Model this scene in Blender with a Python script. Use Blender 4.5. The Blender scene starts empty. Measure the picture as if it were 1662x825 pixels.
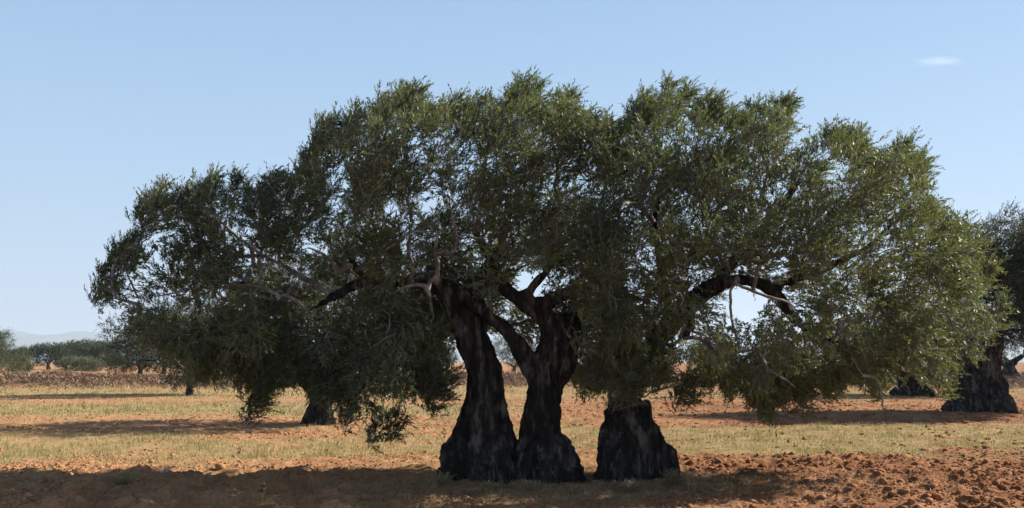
import bpy, bmesh, math
import numpy as np
from mathutils import Vector, Matrix

# ------------------------------------------------------------------ camera, world, sun, exposure
scene = bpy.context.scene
COL = scene.collection
rng = np.random.default_rng(7)

F = 1500.0                                   # focal length in photograph pixels
PITCH = math.atan((587 - 412.5) / F)
CAM_Z = 1.6
cam_data = bpy.data.cameras.new('camera')
cam = bpy.data.objects.new('camera', cam_data)
COL.objects.link(cam)
cam.location = (0, 0, CAM_Z)
cam.rotation_euler = (math.radians(90) + PITCH, 0, 0)
cam_data.sensor_width = 36
cam_data.lens = 36 * F / 1662
cam_data.clip_end = 60000
scene.camera = cam

SUN_EL = math.radians(30)
SUN_AZ = math.radians(17)                    # measured from +X towards +Y (away from the camera)
sun_dir = Vector((math.cos(SUN_EL) * math.cos(SUN_AZ), math.cos(SUN_EL) * math.sin(SUN_AZ), math.sin(SUN_EL)))
world = bpy.data.worlds.new('World'); scene.world = world
world.use_nodes = True
wn = world.node_tree
bg = wn.nodes['Background']
sky = wn.nodes.new('ShaderNodeTexSky')
sky.sky_type = 'NISHITA'; sky.sun_disc = False
sky.sun_elevation = SUN_EL; sky.sun_rotation = math.pi / 2 - SUN_AZ
sky.air_density = 1.0; sky.dust_density = 0.6; sky.ozone_density = 2.0
# autumn haze low in the sky: paler and bluer towards the horizon
tcn = wn.nodes.new('ShaderNodeTexCoord'); sxyz = wn.nodes.new('ShaderNodeSeparateXYZ'); wn.links.new(tcn.outputs['Generated'], sxyz.inputs[0])
srmp = wn.nodes.new('ShaderNodeValToRGB'); wn.links.new(sxyz.outputs[2], srmp.inputs[0])
e = srmp.color_ramp.elements
e[0].position = 0.0; e[0].color = (4.0, 4.7, 6.5, 1)
e[1].position = 0.40; e[1].color = (2.75, 4.5, 7.0, 1)
for p_, c_ in ((.035, (4.1, 5.0, 6.8)), (.09, (4.3, 5.6, 7.3)), (.2, (3.7, 5.4, 7.5)), (.5, (1.2, 2.2, 4.2)), (.7, (.5, 1.0, 2.4)), (1.0, (.3, .6, 1.6))):
    q_ = e.new(p_); q_.color = (*c_, 1)
smix = wn.nodes.new('ShaderNodeMix'); smix.data_type = 'RGBA'; smix.inputs[0].default_value = .8
wn.links.new(sky.outputs[0], smix.inputs[6]); wn.links.new(srmp.outputs[0], smix.inputs[7])
wn.links.new(smix.outputs[2], bg.inputs[0]); bg.inputs[1].default_value = 0.05
sl = bpy.data.lights.new('sun', 'SUN'); sl.energy = 5.0; sl.angle = math.radians(0.53); sl.color = (1.0, 0.93, 0.82)
so = bpy.data.objects.new('sun', sl); COL.objects.link(so)
so.rotation_euler = sun_dir.to_track_quat('Z', 'Y').to_euler(); so.location = (20, 10, 20)
scene.view_settings.view_transform = 'Standard'
scene.view_settings.look = 'None'
scene.view_settings.exposure = 1.3
scene.view_settings.gamma = 1
scene.view_settings.use_curve_mapping = False
scene.cycles.max_bounces = 6
scene.cycles.transparent_max_bounces = 4
scene.cycles.volume_bounces = 0

# ------------------------------------------------------------------ helpers
CP, SP = math.cos(PITCH), math.sin(PITCH)

def at(px, py, Y):
    """world point seen at photograph pixel (px, py) at distance Y in front of the camera"""
    u = (px - 831) / F; v = (412.5 - py) / F
    dy = CP - v * SP; dz = SP + v * CP
    k = Y / dy
    return np.array([u * k, Y, CAM_Z + dz * k])

def pix(P):
    """world points (n,3) to photograph pixels"""
    P = np.asarray(P, float)
    y = P[:, 1]; z = P[:, 2] - CAM_Z
    d = y * CP + z * SP; v = -y * SP + z * CP
    return np.stack([831 + F * P[:, 0] / d, 412.5 - F * v / d], 1)

def hash3(ix, iy, iz, seed):
    h = (ix.astype(np.int64) * 374761393 + iy.astype(np.int64) * 668265263 + iz.astype(np.int64) * 3266489917 + seed * 1274126177) & 0xffffffff
    h = ((h ^ (h >> 13)) * 1274126177) & 0xffffffff
    h = h ^ (h >> 16)
    return (h & 0xffff) / 65535.0 * 2 - 1

def noise3(x, y, z=0.0, seed=0):
    x, y, z = np.broadcast_arrays(np.asarray(x, float), np.asarray(y, float), np.asarray(z, float))
    xi, yi, zi = np.floor(x), np.floor(y), np.floor(z)
    fx, fy, fz = x - xi, y - yi, z - zi
    fx, fy, fz = [f * f * f * (f * (f * 6 - 15) + 10) for f in (fx, fy, fz)]
    r = 0
    for a in (0, 1):
        for b in (0, 1):
            for c in (0, 1):
                w = (fx if a else 1 - fx) * (fy if b else 1 - fy) * (fz if c else 1 - fz)
                r = r + w * hash3(xi + a, yi + b, zi + c, seed)
    return r

def fbm(x, y, z=0.0, seed=0, octaves=4, gain=0.5):
    r = 0; a = 1.0; k = 1.0; s = 0
    for i in range(octaves):
        r = r + a * noise3(np.asarray(x) * k, np.asarray(y) * k, np.asarray(z) * k, seed + i * 17)
        s += a; a *= gain; k *= 2.03
    return r / s

def norm(v):
    return v / np.maximum(np.linalg.norm(v, axis=-1, keepdims=True), 1e-9)

def new_mesh(name, verts, faces, attrs=None, smooth=False):
    """verts (n,3); faces (m,k) with one k; attrs: {name: per-vertex floats}"""
    me = bpy.data.meshes.new(name)
    verts = np.ascontiguousarray(verts, dtype=np.float32); faces = np.ascontiguousarray(faces, dtype=np.int32)
    m, k = faces.shape
    me.vertices.add(len(verts)); me.vertices.foreach_set('co', verts.ravel())
    me.loops.add(m * k); me.loops.foreach_set('vertex_index', faces.ravel())
    me.polygons.add(m)
    me.polygons.foreach_set('loop_start', np.arange(0, m * k, k, dtype=np.int32))
    me.polygons.foreach_set('loop_total', np.full(m, k, dtype=np.int32))
    if smooth: me.polygons.foreach_set('use_smooth', np.ones(m, dtype=bool))
    for an, av in (attrs or {}).items():
        a = me.attributes.new(an, 'FLOAT', 'POINT'); a.data.foreach_set('value', np.ascontiguousarray(av, dtype=np.float32))
    me.update(calc_edges=True)
    return me

def link(name, me, mat=None, parent=None, loc=None):
    o = bpy.data.objects.new(name, me); COL.objects.link(o)
    if mat is not None:
        me.materials.append(mat)
    if loc is not None: o.location = loc
    if parent is not None:
        o.parent = parent
    return o

def tag(o, label=None, cat=None, group=None, kind=None):
    if label: o['label'] = label
    if cat: o['category'] = cat
    if group: o['group'] = group
    if kind: o['kind'] = kind
    return o

def empty(name, loc):
    o = bpy.data.objects.new(name, None); COL.objects.link(o); o.location = tuple(loc); o.empty_display_size = .3
    return o

def local(P, origin):
    return np.asarray(P) - np.asarray(origin, float)

def resample(pts, rad, step):
    """Catmull-Rom through pts (n,3) with radii"""
    pts = np.asarray(pts, float); rad = np.asarray(rad, float)
    n = len(pts)
    P = np.vstack([2 * pts[0] - pts[1], pts, 2 * pts[-1] - pts[-2]])
    out = []; ro = []
    for i in range(n - 1):
        p0, p1, p2, p3 = P[i], P[i + 1], P[i + 2], P[i + 3]
        m = max(1, int(np.linalg.norm(p2 - p1) / step))
        for t in np.arange(m) / m:
            out.append(0.5 * ((2 * p1) + (-p0 + p2) * t + (2 * p0 - 5 * p1 + 4 * p2 - p3) * t * t + (-p0 + 3 * p1 - 3 * p2 + p3) * t ** 3))
            ro.append(rad[i] * (1 - t) + rad[i + 1] * t)
    out.append(pts[-1]); ro.append(rad[-1])
    return np.array(out), np.array(ro)

def tube(pts, rad, sides=6, cap=True):
    pts = np.asarray(pts, float); n = len(pts)
    T = norm(np.gradient(pts, axis=0))
    up = np.array([0, 1, 0.0]) if abs(T[0][1]) < .9 else np.array([1.0, 0, 0])
    U = norm(np.cross(T, up)); V = np.cross(T, U)
    a = np.arange(sides) * 2 * math.pi / sides
    ring = pts[:, None, :] + np.asarray(rad)[:, None, None] * (np.cos(a)[None, :, None] * U[:, None, :] + np.sin(a)[None, :, None] * V[:, None, :])
    v = ring.reshape(-1, 3)
    i = np.arange(n - 1)[:, None] * sides; j = np.arange(sides)[None, :]; jn = (j + 1) % sides
    f = np.stack([i + j, i + jn, i + sides + jn, i + sides + j], -1).reshape(-1, 4)
    if cap:
        c0 = len(v); v = np.vstack([v, pts[0], pts[-1]])
        e = (n - 1) * sides
        cf = [[c0, (k + 1) % sides, k, k] for k in range(sides)] + [[c0 + 1, e + k, e + (k + 1) % sides, e + (k + 1) % sides] for k in range(sides)]
        return v, f, np.array([c[:3] for c in cf])
    return v, f, None

class Acc:
    """collects quad geometry"""
    def __init__(s): s.v = []; s.f = []; s.n = 0
    def add(s, v, f):
        s.v.append(v); s.f.append(np.asarray(f) + s.n); s.n += len(v)
    def get(s): return np.vstack(s.v), np.vstack(s.f)

# ------------------------------------------------------------------ materials
def mat(name):
    m = bpy.data.materials.new(name); m.use_nodes = True
    nt = m.node_tree; b = nt.nodes['Principled BSDF']
    return m, nt, b
def N(nt, t, **kw):
    n = nt.nodes.new(t)
    for k, v in kw.items(): setattr(n, k, v)
    return n
def ramp(nt, fac, stops):
    r = N(nt, 'ShaderNodeValToRGB'); nt.links.new(fac, r.inputs[0])
    e = r.color_ramp.elements
    while len(e) < len(stops): e.new(.5)
    for i, (p, c) in enumerate(stops): e[i].position = p; e[i].color = (*c, 1)
    return r.outputs[0]
def noise_node(nt, scale, detail=4, rough=.6, vec=None):
    n = N(nt, 'ShaderNodeTexNoise'); n.inputs['Scale'].default_value = scale; n.inputs['Detail'].default_value = detail; n.inputs['Roughness'].default_value = rough
    if vec is not None: nt.links.new(vec, n.inputs['Vector'])
    return n
def mixc(nt, fac, a, b, mode='MIX'):
    m = N(nt, 'ShaderNodeMix', data_type='RGBA', blend_type=mode)
    if isinstance(fac, float): m.inputs[0].default_value = fac
    else: nt.links.new(fac, m.inputs[0])
    for k, c in ((6, a), (7, b)):
        if isinstance(c, tuple): m.inputs[k].default_value = (*c, 1)
        else: nt.links.new(c, m.inputs[k])
    return m.outputs[2]
def geo_pos(nt): return N(nt, 'ShaderNodeNewGeometry').outputs['Position']

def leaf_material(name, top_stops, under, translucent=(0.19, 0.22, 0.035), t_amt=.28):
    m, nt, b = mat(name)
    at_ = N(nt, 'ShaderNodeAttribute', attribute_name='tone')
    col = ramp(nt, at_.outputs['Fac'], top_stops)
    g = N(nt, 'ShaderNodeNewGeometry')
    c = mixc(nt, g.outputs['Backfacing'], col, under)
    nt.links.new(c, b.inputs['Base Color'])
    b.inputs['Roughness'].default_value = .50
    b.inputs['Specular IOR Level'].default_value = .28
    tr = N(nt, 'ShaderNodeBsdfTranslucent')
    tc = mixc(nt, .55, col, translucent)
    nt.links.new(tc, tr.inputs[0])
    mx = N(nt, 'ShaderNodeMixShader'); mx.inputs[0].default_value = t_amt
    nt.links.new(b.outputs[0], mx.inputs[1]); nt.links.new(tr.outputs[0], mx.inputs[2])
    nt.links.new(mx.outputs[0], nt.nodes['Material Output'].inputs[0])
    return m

M_LEAF = leaf_material('olive_leaf', [(0, (.022, .036, .013)), (.4, (.058, .082, .026)), (.75, (.110, .132, .040)), (1, (.20, .19, .06))], (.125, .15, .105), t_amt=.34)
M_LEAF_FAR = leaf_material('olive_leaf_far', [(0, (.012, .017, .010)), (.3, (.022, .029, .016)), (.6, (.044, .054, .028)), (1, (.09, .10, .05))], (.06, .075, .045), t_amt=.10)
M_LEAF_GREEN = leaf_material('shrub_leaf', [(0, (.03, .045, .02)), (.6, (.065, .08, .035)), (1, (.12, .125, .065))], (.09, .11, .06), t_amt=.15)
M_GRASS = leaf_material('grass_blade', [(0, (.10, .12, .04)), (.4, (.20, .175, .065)), (.75, (.36, .28, .125)), (1, (.48, .38, .20))], (.30, .27, .13), (.3, .28, .08), .3)
M_GRASS_DRY = leaf_material('straw', [(0, (.16, .11, .055)), (.5, (.30, .22, .12)), (1, (.46, .37, .22))], (.28, .21, .12), (.3, .2, .08), .2)
M_BRUSH = leaf_material('dry_bramble', [(0, (.17, .085, .052)), (.5, (.32, .18, .11)), (1, (.44, .30, .19))], (.2, .15, .1), (.2, .14, .08), .1)

def bark_material():
    m, nt, b = mat('olive_bark')
    p = geo_pos(nt)
    mp = N(nt, 'ShaderNodeMapping'); nt.links.new(p, mp.inputs[0]); mp.inputs['Scale'].default_value = (1, 1, .3)
    n1 = noise_node(nt, 9, 6, .65, mp.outputs[0]); n2 = noise_node(nt, 38, 5, .7, mp.outputs[0])
    c = ramp(nt, n1.outputs['Fac'], [(.3, (.012, .009, .008)), (.5, (.030, .025, .021)), (.62, (.085, .074, .064)), (.72, (.26, .24, .22))])  # top stop: silvery streaks painted in for sunlit specks on the trunk
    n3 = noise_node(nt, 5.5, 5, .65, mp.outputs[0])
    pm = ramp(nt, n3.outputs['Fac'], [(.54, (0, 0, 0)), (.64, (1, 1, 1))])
    c = mixc(nt, pm, c, (.17, .148, .125))  # pale bark patches that also paint in the highlights on the burls
    c2 = mixc(nt, n2.outputs['Fac'], (.20, .19, .18), (1.25, 1.25, 1.25))
    c = mixc(nt, 1.0, c, c2, 'MULTIPLY')
    nt.links.new(c, b.inputs['Base Color']); b.inputs['Roughness'].default_value = .95; b.inputs['Specular IOR Level'].default_value = .15
    bp = N(nt, 'ShaderNodeBump'); bp.inputs['Strength'].default_value = .9; bp.inputs['Distance'].default_value = .03
    nt.links.new(n2.outputs['Fac'], bp.inputs['Height']); nt.links.new(bp.outputs[0], b.inputs['Normal'])
    return m
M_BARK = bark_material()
def twig_material():
    m, nt, b = mat('pale_twig_bark')
    n1 = noise_node(nt, 6, 4, .6, geo_pos(nt))
    c = ramp(nt, n1.outputs['Fac'], [(.35, (.10, .09, .075)), (.52, (.22, .20, .18)), (.68, (.42, .40, .37))])
    nt.links.new(c, b.inputs['Base Color']); b.inputs['Roughness'].default_value = .85
    return m
M_TWIG = twig_material()

def soil_material():
    m, nt, b = mat('red_soil')
    p = geo_pos(nt)
    big = noise_node(nt, .22, 4, .6, p); mid = noise_node(nt, 1.7, 5, .65, p); fine = noise_node(nt, 22, 6, .7, p)
    sep = N(nt, 'ShaderNodeSeparateXYZ'); nt.links.new(p, sep.inputs[0])
    c = ramp(nt, mid.outputs['Fac'], [(.28, (.17, .070, .031)), (.5, (.30, .140, .066)), (.72, (.41, .225, .12))])
    cb = ramp(nt, big.outputs['Fac'], [(.35, (.78, .70, .66)), (.65, (1.12, 1.08, 1.04))])
    c = mixc(nt, 1.0, c, cb, 'MULTIPLY')
    # the left part of the field is paler and sandier, the right redder
    mr = N(nt, 'ShaderNodeMapRange'); mr.inputs[1].default_value = -4; mr.inputs[2].default_value = 5; mr.inputs[3].default_value = .55; mr.inputs[4].default_value = 0
    nt.links.new(sep.outputs[0], mr.inputs[0])
    c = mixc(nt, mr.outputs[0], c, (.48, .265, .135))
    cf = ramp(nt, fine.outputs['Fac'], [(.3, (.62, .60, .58)), (.6, (1.05, 1.05, 1.05))])
    c = mixc(nt, 1.0, c, cf, 'MULTIPLY')
    cov = N(nt, 'ShaderNodeAttribute', attribute_name='cover')
    lit = ramp(nt, fine.outputs['Fac'], [(.3, (.21, .155, .065)), (.7, (.42, .32, .16))])
    c = mixc(nt, cov.outputs['Fac'], c, lit)
    nt.links.new(c, b.inputs['Base Color']); b.inputs['Roughness'].default_value = 1; b.inputs['Specular IOR Level'].default_value = .1
    bp = N(nt, 'ShaderNodeBump'); bp.inputs['Strength'].default_value = .8; bp.inputs['Distance'].default_value = .03
    nt.links.new(fine.outputs['Fac'], bp.inputs['Height']); nt.links.new(bp.outputs[0], b.inputs['Normal'])
    return m
M_SOIL = soil_material()
def stone_material():
    m, nt, b = mat('pale_stone')
    n = noise_node(nt, 18, 5, .6, geo_pos(nt))
    c = ramp(nt, n.outputs['Fac'], [(.3, (.22, .19, .16)), (.7, (.48, .44, .39))])
    nt.links.new(c, b.inputs['Base Color']); b.inputs['Roughness'].default_value = .9
    return m
M_STONE = stone_material()

# ------------------------------------------------------------------ ground
def sstep(a, b, x):
    t = np.clip((x - a) / (b - a), 0, 1); return t * t * (3 - 2 * t)
def band(y, a, b, s=1.0):
    return sstep(a - s, a + s, y) * (1 - sstep(b - s, b + s, y))
def grass_cover(x, y):
    w = fbm(x * .35, y * .35, 3.1, 5, 3)
    w2 = fbm(x * 1.1, y * 1.4, 9.1, 8, 3)
    yy = y + w * 2.3
    left = 1 - sstep(-1.5, 2.0, x + w)
    right = 1 - left
    g = left * (band(yy, 27.5, 36, 1.2) + .85 * band(yy, 42, 60, 3) + .62 * band(yy, 15.6, 20.6, .8) + .2)
    xr = np.clip((x - 2) / 8, 0, 1)
    g = g + right * (.95 * band(yy, 17.0 - 0.6 * xr, 23.2 - .3 * xr, .6) + .5 * band(yy, 40, 70, 3) + .12 + .04 * band(yy, 6, 11.4, .5))
    under = np.exp(-(((x - 0.8) / 2.6) ** 2 + ((y - 12.0) / .9) ** 2))
    g = g + .12 * under
    g = g * (1 - .8 * band(y, 8.0, 15.0, .5) * sstep(1.6, 3.0, x))
    return np.clip(g * (1 + .9 * w2) + .25 * w2 * (g > .1), 0, 1)

def ground_z(x, y):
    near = 1 - sstep(30, 70, y)
    z = .05 * fbm(x * .35, y * .35, 0, 1, 3)
    g = grass_cover(x, y)
    rough = (1 - .72 * g) * near
    z = z + rough * .068 * fbm(x * 2.0 + .3, y * 2.2, 0, 21, 4, .6)
    z = z + rough * .020 * fbm(x * 9, y * 9, 0, 31, 3, .6)
    # coarse furrows in the near left, running away to the left
    lf = (1 - sstep(-2.0, .6, x)) * (1 - sstep(13.4, 14.4, y)) * sstep(5, 8, y)
    fz = np.sin((y * 1.0 + x * .10 + .5 * fbm(x * .7, y * .7, 0, 41, 2)) * 2 * math.pi / .95)
    z = z + lf * (.06 * fz + .15 * fbm(x * 2.2, y * 3.0, 0, 51, 4, .6))
    rf = sstep(1.8, 3.5, x) * (1 - sstep(15, 17, y)) * sstep(9, 10.5, y)
    z = z + rf * .05 * np.sin((y + x * .28 + .3 * fbm(x * .6, y * .6, 0, 61, 2)) * 2 * math.pi / .7)
    # mound at the feet of the old trees
    z = z - .02 * np.exp(-(((x - .9) / 2.3) ** 2 + ((y - 12.6) / .9) ** 2))
    for mx, my, mr_, mh in ((-.5, 12.95, .75, .03), (.45, 12.95, .65, .03), (1.75, 12.95, .8, .03)):
        z = z + mh * np.exp(-(((x - mx) / mr_) ** 2 + ((y - my) / .6) ** 2))
    # the far field rises into a low earth bank
    yb = 58 + 4 * noise3(x * .03, 0 * x, 0, 71) + np.abs(x) * .03
    bank = np.exp(-((y - yb) / 3.2) ** 2)
    z = z + bank * (.55 + .25 * noise3(x * .12, y * .12, 0, 73))
    z = z + .25 * sstep(55, 75, y)
    return z

def build_ground():
    ys = [-30, -15, -6, 0, 3, 5, 6.5, 7.5, 8.2, 8.8]
    y = 9.0
    while y < 4000:
        ys.append(y)
        y += .032 if y < 15 else (.032 * (y / 15) ** 2.2)
    ys += [6000, 12000, 30000]
    ys = np.array(ys)
    # columns: even fan close in, spreading wide at both sides
    t = np.linspace(-1, 1, 1001)
    fan = t * .66
    side = np.array([.72, .8, .95, 1.2, 1.6, 2.4, 4, 8])
    fan = np.concatenate([-side[::-1], fan, side])
    half = np.maximum(np.abs(ys), 9.0) + 0
    X = fan[None, :] * half[:, None]
    Y = np.repeat(ys[:, None], X.shape[1], 1)
    Z = ground_z(X, Y)
    v = np.stack([X, Y, Z], -1).reshape(-1, 3)
    nr, nc = X.shape
    i = np.arange(nr - 1)[:, None] * nc; j = np.arange(nc - 1)[None, :]
    f = np.stack([i + j, i + j + 1, i + nc + j + 1, i + nc + j], -1).reshape(-1, 4)
    cov = grass_cover(X, Y).ravel() * .8
    me = new_mesh('ground', v, f, {'cover': cov}, smooth=False)
    o = link('ground', me, M_SOIL); tag(o, kind='structure')
    return o
build_ground()

ICO = bmesh.new(); bmesh.ops.create_icosphere(ICO, subdivisions=1, radius=1)
ICO_V = np.array([v.co[:] for v in ICO.verts]); ICO_F = np.array([[v.index for v in f.verts] for f in ICO.faces]); ICO.free()
ICO = bmesh.new(); bmesh.ops.create_icosphere(ICO, subdivisions=2, radius=1)
ICO2_V = np.array([v.co[:] for v in ICO.verts]); ICO2_F = np.array([[v.index for v in f.verts] for f in ICO.faces]); ICO.free()

def field_points(n, ymin, ymax, seed, margin=1.5, power=2.0):
    r = np.random.default_rng(seed)
    u = r.random(n)
    k = 1 - power
    y = (ymin ** k + u * (ymax ** k - ymin ** k)) ** (1 / k) if power != 1 else ymin * (ymax / ymin) ** u
    x = (r.random(n) * 2 - 1) * (.60 * y + margin)
    return x, y, r

def build_clods():
    x, y, r = field_points(120000, 9.0, 60, 11, power=1.5)
    g = grass_cover(x, y)
    patch = fbm(x * .8, y * .8, 0, 77, 3)
    keep = r.random(len(x)) < (1 - .8 * g) * np.clip(.55 + .3 * sstep(1, 4, x) + 1.3 * patch, .12, 1)
    x, y = x[keep], y[keep]; n = len(x)
    s = np.clip(.009 * (1 - r.random(n)) ** (-.46), .007, .034 + .022 * sstep(0, 3, x)) * (y / 12) ** .25
    z = ground_z(x, y) + s * .15
    sc = s[:, None] * (.65 + .7 * r.random((n, 3))); sc[:, 2] *= .62
    ang = r.random(n) * 6.28
    jit = .45 + 1.0 * r.random((n, len(ICO_V)))
    V = ICO_V[None] * sc[:, None, :] * jit[:, :, None]
    c, s_ = np.cos(ang), np.sin(ang)
    vx = V[..., 0] * c[:, None] - V[..., 1] * s_[:, None]; vy = V[..., 0] * s_[:, None] + V[..., 1] * c[:, None]
    V = np.stack([vx + x[:, None], vy + y[:, None], V[..., 2] + z[:, None]], -1)
    nf = ICO_F[None] + (np.arange(n) * len(ICO_V))[:, None, None]
    me = new_mesh('soil_clods', V.reshape(-1, 3), nf.reshape(-1, 3), {'cover': np.zeros(n * len(ICO_V))})
    tag(link('soil_clods', me, M_SOIL), 'loose red soil clods scattered over the tilled field', 'soil', kind='stuff')
build_clods()

def blades(name, x, y, z, h, w, r, material, lean=.5, tone=None):
    n = len(x)
    a = r.random(n) * 6.28
    la = r.random(n) * 6.28; lm = lean * r.random(n) * h
    side = np.stack([np.cos(a), np.sin(a), 0 * a], 1) * w[:, None] * .5
    b = np.stack([x, y, z], 1)
    tip = b + np.stack([np.cos(la) * lm + .15 * h, np.sin(la) * lm, h], 1)
    mid = b * .5 + tip * .5 + np.stack([0 * h, 0 * h, h * .12], 1)
    V = np.stack([b - side, b + side, mid + side * .8, mid - side * .8, tip], 1)
    nn = np.arange(n)[:, None] * 5
    f1 = nn + np.array([0, 1, 2]); f2 = nn + np.array([0, 2, 3]); f3 = nn + np.array([3, 2, 4])
    t = np.clip(r.random(n) if tone is None else tone, 0, 1)
    me = new_mesh(name, V.reshape(-1, 3), np.vstack([f1, f2, f3]), {'tone': np.repeat(t, 5)})
    return link(name, me, material)

def build_grass():
    x, y, r = field_points(420000, 9.0, 62, 12, power=1.6)
    g = grass_cover(x, y)
    clump = np.clip(.5 + 1.5 * fbm(x * 4, y * 4, 0, 5, 2), 0, 1)
    keep = r.random(len(x)) < np.clip(g * 1.25, 0, 1) * clump
    x, y, g = x[keep], y[keep], g[keep]; n = len(x)
    h = (.035 + .075 * r.random(n)) * (.6 + .6 * g) * (.55 + .45 * sstep(13, 15.5, y))
    w = .006 * np.maximum(1, y / 13)
    far_green = sstep(24, 30, y) * (1 - sstep(-1, 3, x))
    h = h * (.55 + 1.5 * np.clip(fbm(x * 1.6, y * 2.2, 0, 25, 3), 0, 1) + .35 * r.random(n))
    tone = .70 + .35 * (1 - sstep(12, 14.5, y)) + .28 * fbm(x * .9, y * .9, 0, 15, 2) - .58 * far_green + .30 * (r.random(n) - .5)
    o = blades('field_grass', x, y, ground_z(x, y) - .01, h, w, r, M_GRASS, tone=tone)
    tag(o, 'sparse yellow green grass in bands across the field', 'grass', kind='stuff')
    # dry straw lying in the shade beneath the old trees
    r = np.random.default_rng(31)
    n = 26000
    x = r.normal(1.0, 2.3, n); y = 12.1 + r.normal(0, .75, n)
    z = ground_z(x, y)
    o = blades('dry_straw', x, y, z, .015 + .04 * r.random(n), np.full(n, .006), r, M_GRASS_DRY, lean=2.2)
    tag(o, 'dry straw and dead grass beneath the old trees', 'dry grass', kind='stuff')
build_grass()

# ------------------------------------------------------------------ leaves
def leaf_mesh(name, P, D, Nn, L, W, tone):
    """rhombic leaves with a fold-free blade: base P, direction D, blade normal Nn"""
    S = norm(np.cross(D, Nn)) * (W * .5)[:, None]
    mid = P + D * (L * .5)[:, None]
    tip = P + D * L[:, None]
    V = np.stack([P, mid + S, tip, mid - S], 1).reshape(-1, 3)
    Fq = (np.arange(len(P))[:, None] * 4 + np.arange(4)[None, :])
    return new_mesh(name, V, Fq, {'tone': np.repeat(np.clip(tone, 0, 1), 4)})

def sprig_leaves(S, D, L, nl, leafL, leafW, r, tone):
    """S starts, D directions, L lengths of sprigs; nl leaves on each"""
    n = len(S)
    t = (np.arange(nl) + .6) / nl
    A = norm(np.cross(D, r.normal(size=(n, 3)))); B = np.cross(D, A)
    bend = r.normal(size=(n, 3)) * .12 + np.array([.10, 0, -.04])
    P = S[:, None, :] + D[:, None, :] * (L[:, None] * t[None, :])[..., None] + bend[:, None, :] * (L[:, None] * t[None, :] ** 2)[..., None]
    ang = np.arange(nl) * (math.pi / 2) + 1.57 * (np.arange(nl) % 2)
    ang = (np.arange(nl) // 2) * (math.pi / 2) + (np.arange(nl) % 2) * math.pi
    ang = ang[None, :] + r.random((n, 1)) * 6.28 + r.normal(size=(n, nl)) * .35
    R = np.cos(ang)[..., None] * A[:, None, :] + np.sin(ang)[..., None] * B[:, None, :]
    sp = .75 - .35 * t[None, :, None] + .15 * r.normal(size=(n, nl, 1))
    LD = norm(D[:, None, :] + bend[:, None, :] * 2 * t[None, :, None] + R * sp * 1.3 + r.normal(size=(n, nl, 3)) * .12)
    NN = norm(D[:, None, :] * .8 - R * .6 + np.array([0, 0, .5]) + r.normal(size=(n, nl, 3)) * .35)
    ll = leafL * (.7 + .5 * r.random((n, nl))) * (1.05 - .35 * t[None, :])
    tt = tone[:, None] + .16 * r.normal(size=(n, nl)) + .08 * t[None, :]
    return P.reshape(-1, 3), LD.reshape(-1, 3), NN.reshape(-1, 3), ll.ravel(), (ll * leafW / leafL).ravel(), tt.ravel()

# ------------------------------------------------------------------ crown growing
def in_poly(pts, poly):
    x, y = pts[:, 0], pts[:, 1]; poly = np.asarray(poly, float)
    ins = np.zeros(len(x), bool); j = len(poly) - 1
    for i in range(len(poly)):
        xi, yi = poly[i]; xj, yj = poly[j]
        c = ((yi > y) != (yj > y)) & (x < (xj - xi) * (y - yi) / (yj - yi + 1e-12) + xi)
        ins ^= c; j = i
    return ins
def dist_poly(pts, poly):
    poly = np.asarray(poly, float); d = np.full(len(pts), 1e9)
    for i in range(len(poly)):
        a, b = poly[i - 1], poly[i]
        t = np.clip(((pts - a) @ (b - a)) / max(1e-9, (b - a) @ (b - a)), 0, 1)
        d = np.minimum(d, np.linalg.norm(pts - (a + t[:, None] * (b - a)), axis=1))
    return d

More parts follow.
